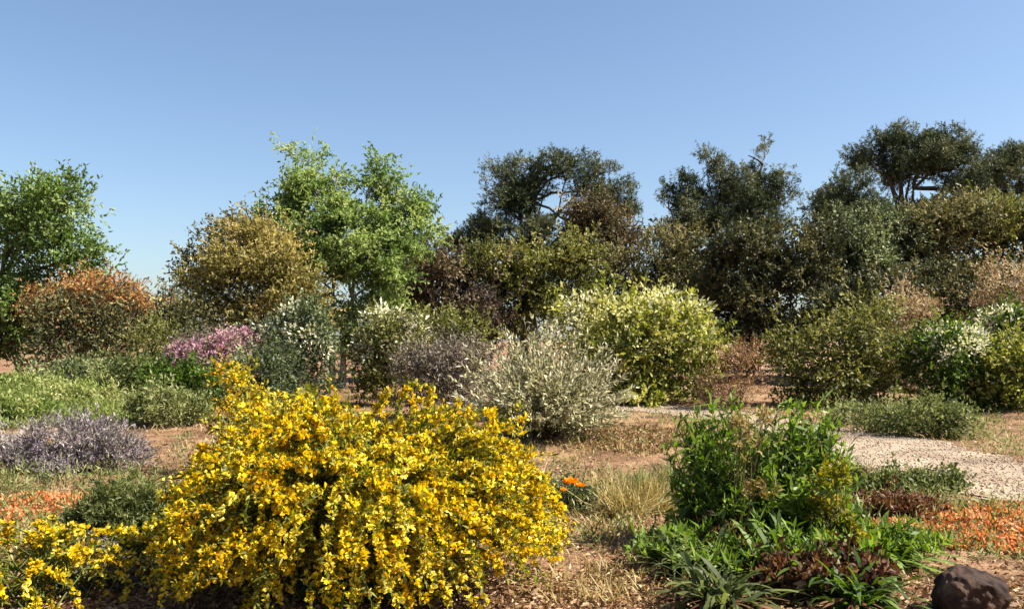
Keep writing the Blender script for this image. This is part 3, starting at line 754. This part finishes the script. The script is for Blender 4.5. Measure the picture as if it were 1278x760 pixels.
plant(name='straw_flower_plant', label='dry straw coloured flower stalks in front of the leafy shrub', cat='plant', px=915, d=6.25, mat=M_STRAW, clumps=18, cr=0.07, L=0.045, W=0.014, tint0=0.4,
      blobs=[(908, 552, 24, 18), (946, 540, 24, 24)], up=1.2, stems=24)
plant(name='golden_sprig_plant', label='golden leaved sprig at the right side of the leafy shrub', cat='plant', px=1050, d=6.1, mat=M_GOLDG, clumps=30, cr=0.07, L=0.045, W=0.02, tint0=0.5,
      blobs=[(1045, 602, 18, 14), (1036, 618, 16, 14)], up=0.8, stems=30)

def strappy(name, label, px, py, n, L, W, seed, mat, tint0=0.45, cat='plant', droop=0.55):
    rng = np.random.default_rng(seed)
    c = gpt(px, py)
    root = thing(name, label, cat, c)
    LV = Leaves()
    az = rng.uniform(0, 2 * np.pi, n); el = rng.uniform(0.25, 1.25, n)
    A = np.stack([np.cos(az) * np.cos(el), np.sin(az) * np.cos(el), np.sin(el)], -1)
    C = np.tile(c, (n, 1)) + np.column_stack([rng.normal(0, 0.07, (n, 2)), np.full(n, 0.0)])
    LV.strap(C, A, L * rng.uniform(0.5, 1.2, n), np.full(n, W) * rng.uniform(0.7, 1.3, n), droop * rng.uniform(0.6, 1.3, n), tint0 + rng.normal(0, 0.16, n), rng, seg=6)
    LV.build('foliage', mat, root, c)
    D = Leaves()
    nd = n // 4
    az = rng.uniform(0, 2 * np.pi, nd); el = rng.uniform(0.02, 0.3, nd)
    A = np.stack([np.cos(az) * np.cos(el), np.sin(az) * np.cos(el), np.sin(el)], -1)
    D.strap(np.tile(c + np.array([0, 0, 0.04]), (nd, 1)), A, L * rng.uniform(0.4, 0.9, nd), np.full(nd, W * 0.8), np.full(nd, 0.25), 0.5 + rng.normal(0, 0.25, nd), rng)
    D.build('dead_leaf', M_RED, root, c)
    return root
strappy('strappy_plant', 'strappy plant with long arching leaves at the bottom edge under the leafy shrub', 975, 740, 190, 0.65, 0.024, 81, M_LEAFY, 0.3)
strappy('strappy_plant', 'strappy plant with bright leaves reaching towards the orange groundcover', 1100, 716, 190, 0.59, 0.024, 82, M_LEAFY, 0.42)
strappy('strappy_plant', 'strappy plant with dull leaves beside the bare shaded soil', 862, 730, 170, 0.56, 0.024, 83, M_FERN, 0.2)
strappy('strappy_plant', 'strappy plant deepest in shade at the base of the leafy shrub', 920, 685, 130, 0.5, 0.034, 84, M_LEAFY, 0.35)
strappy('strappy_plant', 'strappy plant cut by the bottom edge next to the dark boulder', 1070, 772, 150, 0.52, 0.024, 85, M_LEAFY, 0.15)
strappy('strappy_plant', 'strappy plant standing highest between leafy shrub and bright strappy plant', 1035, 700, 190, 0.63, 0.024, 86, M_LEAFY, 0.35)
strappy('strappy_plant', 'strappy plant at the bottom edge between dull leaves and long arching leaves', 900, 770, 150, 0.54, 0.024, 87, M_FERN, 0.15)
plant(name='red_leaved_plant', label='low red brown leaved plant among the strappy leaves at the bottom edge', cat='plant', px=1040, d=5.45, mat=M_RED, clumps=190, cr=0.09, L=0.06, W=0.03, tint0=0.45,
      blobs=[(1040, 732, 56, 24), (985, 745, 40, 20)], low=0.9, stems=20)
plant(name='red_leaved_plant', label='low red brown leaved plant in the shade left of the leafy shrub', cat='plant', px=895, d=6.6, mat=M_RED, clumps=110, cr=0.07, L=0.055, W=0.025, tint0=0.3,
      blobs=[(895, 690, 34, 20, -.4), (930, 716, 34, 16, -.7)], low=0.9, stems=16)
plant(name='trailing_plant', label='low trailing green plant between leafy shrub and gravel path', cat='plant', px=1130, d=9.3, mat=M_FERN, clumps=180, cr=0.1, L=0.05, W=0.025, tint0=0.3,
      blobs=[(1120, 614, 50, 13), (1180, 618, 40, 11), (1085, 612, 36, 18)], low=0.9, stems=30)
plant(name='bronze_plant', label='bronze brown low plant between leafy shrub and orange groundcover', cat='plant', px=1115, d=8.1, mat=M_RED, clumps=150, cr=0.09, L=0.05, W=0.022, tint0=0.4,
      blobs=[(1100, 645, 46, 20), (1140, 650, 36, 16)], low=0.9, stems=26)

# between the yellow bush and the leafy shrub
plant(name='blue_green_plant', label='feathery blue green poppy plant at the side of the yellow bush', cat='plant', px=722, d=8.4, mat=M_SAGE, clumps=190, cr=0.09, L=0.045, W=0.012, tint0=0.15, twigs=6, per=10,
      blobs=[(722, 640, 32, 24), (705, 630, 26, 20), (750, 655, 26, 18)], up=0.8, low=0.9)
def poppy(px, py, d, size, lab, seed):
    rng = np.random.default_rng(seed)
    tip = at(px, py, d)
    base = np.array([tip[0] + rng.normal(0, 0.04), d, float(ground_z(tip[0], d))])
    root = thing('poppy', lab, 'flower', base, 'orange poppies by the yellow bush')
    T = Tubes(); T.add(curve(base, tip, 7, rng, wob=0.05), np.linspace(0.004, 0.002, 7), 6); T.build('stem', STEM_GREEN, root, base)
    LV = Leaves()
    m = 6
    for ring in range(2):
        a = np.linspace(0, 2 * np.pi, m, endpoint=False) + ring * 0.5
        A = np.stack([np.cos(a), np.sin(a), np.full(m, 0.45 + 0.5 * ring)], -1)
        LV.add(np.tile(tip, (m, 1)), A, size, size * 0.9, 0.4 + rng.normal(0, 0.15, m), rng, fold=-0.15, face=np.tile([0, 0, 1.0], (m, 1)), belly=0.65)
    LV.build('petal', M_POPPY, root, base)
poppy(712, 603, 8.0, 0.085, 'larger open orange poppy beside the yellow bush', 91)
poppy(724, 607, 8.1, 0.06, 'smaller orange poppy just right of the larger one', 92)
poppy(703, 612, 7.9, 0.045, 'half open orange poppy nearest the yellow blossom', 93)

def tussock(px, py, n, L, seed, lab, mat=M_STRAW, tint0=0.5):
    rng = np.random.default_rng(seed)
    c = gpt(px, py)
    az = rng.uniform(0, 2 * np.pi, n); el = rng.uniform(0.5, 1.5, n)
    A = np.stack([np.cos(az) * np.cos(el), np.sin(az) * np.cos(el), np.sin(el)], -1)
    C = c + np.column_stack([rng.normal(0, 0.10, (n, 2)), np.zeros(n)])
    LV = Leaves()
    LV.strap(C, A, L * rng.uniform(0.5, 1.2, n), np.full(n, 0.008), rng.uniform(0.1, 0.5, n), tint0 + rng.normal(0, 0.2, n), rng, seg=4)
    o = LV.build('grass_tussock', mat, None, c)
    o.location = tuple(c)
    tag(o, lab, 'grass tussock', 'grass tussocks on the dry bed')
tussock(778, 652, 420, 0.5, 101, 'pale straw tussock standing next to the blue green plant')
tussock(815, 640, 380, 0.5, 102, 'straw tussock against the left side of the leafy shrub', tint0=0.35)
tussock(745, 610, 260, 0.36, 103, 'short straw tussock behind the poppies', tint0=0.6)
tussock(800, 612, 300, 0.4, 104, 'thin straw tussock behind the palest tussock', M_FERN, 0.6)
tussock(840, 600, 300, 0.42, 105, 'greenish tussock just behind the leafy shrub', M_FERN, 0.5)

# ------------------------------------------------------------------ stones
DARKROCK = noise_mat('dark_stone', [(26, 18, 14), (54, 38, 30), (84, 62, 48), (140, 112, 90)], 5, 14, 0.85, 1.0, 18, k=0.5)
def rock(name, label, c, r, mat, seed, cat='stone', group=None, sub=4):
    import bmesh
    rng = np.random.default_rng(seed)
    bm = bmesh.new()
    bmesh.ops.create_icosphere(bm, subdivisions=sub, radius=1.0)
    pl = unit(rng.normal(0, 1, (9, 3))); pd = rng.uniform(0.72, 0.95, 9)
    ph = rng.uniform(0, 6.28, 6)
    for v in bm.verts:
        p = np.array(v.co)
        for q in range(9):
            dd = p @ pl[q] - pd[q]
            if dd > 0:
                p = p - pl[q] * dd * 0.85
        p = p * (1 + 0.03 * math.sin(5 * p[0] + ph[0]) * math.sin(6 * p[1] + ph[1]) + 0.015 * math.sin(17 * p[2] + ph[2]) * math.sin(15 * p[0] + ph[3]))
        if mat is DARKROCK:
            q = Vector(p * 2.2)
            p = p * (1 + 0.10 * (mnoise.ridged_multi_fractal(q, 0.9, 2.1, 5, 0.9, 2.0) - 1.2) * 0.35 + 0.05 * mnoise.noise(q * 2.5))
        v.co = Vector(p * np.array(r))
    me = bpy.data.meshes.new(name)
    bm.to_mesh(me); bm.free()
    for f in me.polygons:
        f.use_smooth = True
    o = link(name, me, mat)
    o.location = (float(c[0]), float(c[1]), float(c[2] + r[2] * 0.55))
    o.rotation_euler = (0, 0, rng.uniform(0, 6.28))
    tag(o, label, cat, group)
    return o
rock('boulder', 'rounded dark brown boulder at the bottom edge beside the strappy leaves', gpt(1212, 785), (0.20, 0.2, 0.19), DARKROCK, 111, 'boulder', None, 6)

# ------------------------------------------------------------------ loose cover nobody could count
def scatter(n, rng, lo=5.0, hi=30.0, pxlo=-60, pxhi=1340):
    v = rng.uniform(1 / hi, 1 / lo, n)
    d = 1 / v
    px = rng.uniform(pxlo, pxhi, n)
    x = (px - CX) * d / F
    return x, d
def on_path(x, y, k=1.0):
    dd = np.full(len(x), 9e9)
    for i in range(0, len(pc), 3):
        dd = np.minimum(dd, (x - pc[i, 0]) ** 2 + (y - pc[i, 1]) ** 2)
    return dd < (1.0 * k) ** 2
rng = np.random.default_rng(131)
x, y = scatter(80000, rng)
x += rng.normal(0, 0.1, len(x))
keep = ~(on_path(x, y, 0.8) & (rng.random(len(x)) < 0.55)) & ((np.sin(x * 2.1 + 1) * np.sin(y * 1.7) + rng.normal(0, 0.6, len(x))) > -0.3)
x, y = x[keep], y[keep]
n = len(x)
LV = Leaves()
P = np.column_stack([x, y, ground_z(x, y) + 0.006 + 0.02 * rng.random(n)])
LV.add(P, np.column_stack([rng.normal(0, 1, (n, 2)), rng.normal(0.05, 0.25, n)]), 0.045 * rng.uniform(0.4, 1.6, n), 0.016 * rng.uniform(0.6, 1.8, n), rng.random(n), rng, fold=0.4)
litter = LV.build('leaf_litter', M_DRY, None, np.zeros(3)); tag(litter, 'dry brown leaf litter and bark chips over the beds', 'leaf litter', kind='stuff')

x, y = scatter(60000, rng, 5.2, 30)
clump = np.sin(x * 1.3 + 0.4) * np.sin(y * 0.9 + 2) + 0.5 * np.sin(x * 3.1) * np.sin(y * 2.7)
keep = (clump + rng.normal(0, 0.35, len(x)) + 0.25 * (y > 12) - 0.55 * (y < 12) > 0.35) & ~on_path(x, y, 1.0)
x, y = x[keep], y[keep]; n = len(x)
LV = Leaves()
A = np.column_stack([rng.normal(0, 0.45, (n, 2)), np.ones(n)])
LV.strap(np.column_stack([x, y, ground_z(x, y) - 0.005]), unit(A), rng.uniform(0.05, 0.22, n), np.full(n, 0.008) * (0.6 + y / 14), rng.uniform(0.1, 0.6, n), 0.5 + rng.normal(0, 0.22, n), rng, seg=3)
dg = LV.build('dry_grass', M_STRAW, None, np.zeros(3)); tag(dg, 'thin straw coloured dry grass in patches on the soil', 'dry grass', kind='stuff')

n = 85000
a, b = rng.random(n) * 1.1 - 0.05, rng.random(n) * 1.08 - 0.1
x = -17.4 + 10.4 * a; y = 14.3 + 9.5 * np.sign(b) * np.abs(b) ** 1.3
x = x + 1.0 * np.sin(y * 0.8) * (x + 17.5) / 10.9 - (1 - (y - 14.2) / 9.8) * 1.0
tus = np.sin(x * 2.3 + 1.1 * np.sin(y * 1.9)) * np.sin(y * 2.7 + np.sin(x * 1.7))
keep = tus + rng.normal(0, 0.5, n) > -0.55
x, y, tus = x[keep], y[keep], tus[keep]; n = len(x)
LV = Leaves()
A = np.column_stack([rng.normal(0, 0.5, (n, 2)), np.ones(n)])
LV.strap(np.column_stack([x, y, ground_z(x, y)]), unit(A), rng.uniform(0.08, 0.24, n) * (1.3 + 0.9 * tus), np.full(n, 0.02), rng.uniform(0.1, 0.6, n),
         0.5 + 0.25 * np.sin(x * 1.3) * np.sin(y * 1.1) + rng.normal(0, 0.15, n), rng, seg=3)
gr = LV.build('grass', M_BLADE, None, np.zeros(3)); tag(gr, 'fresh green grass growing on the bank', 'grass', kind='stuff')

x, y = scatter(2600, rng, 6.5, 27)
keep = (np.sin(x * 1.9 + 2) * np.sin(y * 1.1 + 1) + rng.normal(0, 0.5, len(x)) > 0.1) & ~on_path(x, y, 1.05)
x, y = x[keep], y[keep]; n = len(x)
m = 34
q = np.repeat(np.arange(n), m)
sz = rng.uniform(0.05, 0.22, n) ** 1.0
P = np.column_stack([x, y, ground_z(x, y)])[q] + rng.normal(0, 1, (len(q), 3)) * sz[q][:, None] * np.array([0.6, 0.6, 0])
P[:, 2] += np.abs(rng.normal(0, 0.55, len(q))) * sz[q]
LV = Leaves()
LV.add(P, rng.normal(0, 0.6, (len(q), 3)) + np.array([0, 0, 0.7]), (0.035 + 0.25 * sz[q]) * rng.uniform(0.5, 1.2, len(q)), 0.016, rng.uniform(0.15, 0.9, n)[q] + rng.normal(0, 0.1, len(q)), rng)
wd = LV.build('weeds', M_FERN, None, np.zeros(3)); tag(wd, 'small green weeds and seedlings sprinkled over the beds', 'weeds', kind='stuff')

n = 9000
t = rng.integers(0, len(pc), n); s = rng.uniform(-1.1, 1.1, n)
xy = pc[t] + nrm[t] * (s * pw[t])[:, None] + rng.normal(0, 0.05, (n, 2))
r = rng.uniform(0.006, 0.022, n)
oc = np.array([[1, 0, 0], [0, 1, 0], [-1, 0, 0], [0, -1, 0], [0, 0, 0.7], [0, 0, -0.7]], float)
V = (oc[None] * (0.7 + 0.6 * rng.random((n, 6, 1)))) * r[:, None, None]
an = rng.uniform(0, 6.28, n); ca, sa = np.cos(an)[:, None], np.sin(an)[:, None]
V = np.stack([V[..., 0] * ca - V[..., 1] * sa, V[..., 0] * sa + V[..., 1] * ca, V[..., 2]], -1)
V += np.column_stack([xy, ground_z(xy[:, 0], xy[:, 1]) + 0.014])[:, None, :]
tri = np.array([[0, 1, 4], [1, 2, 4], [2, 3, 4], [3, 0, 4], [1, 0, 5], [2, 1, 5], [3, 2, 5], [0, 3, 5]])
I = (tri[None] + 6 * np.arange(n)[:, None, None]).reshape(-1)
gv = link('gravel', mesh_from('gravel', V.reshape(-1, 3), 3, I), noise_mat('pebble', [(96, 84, 70), (158, 142, 124), (204, 192, 172)], 30, k=0.8, bump=0.2))
tag(gv, 'loose pale gravel scattered on the path', 'gravel', kind='stuff')
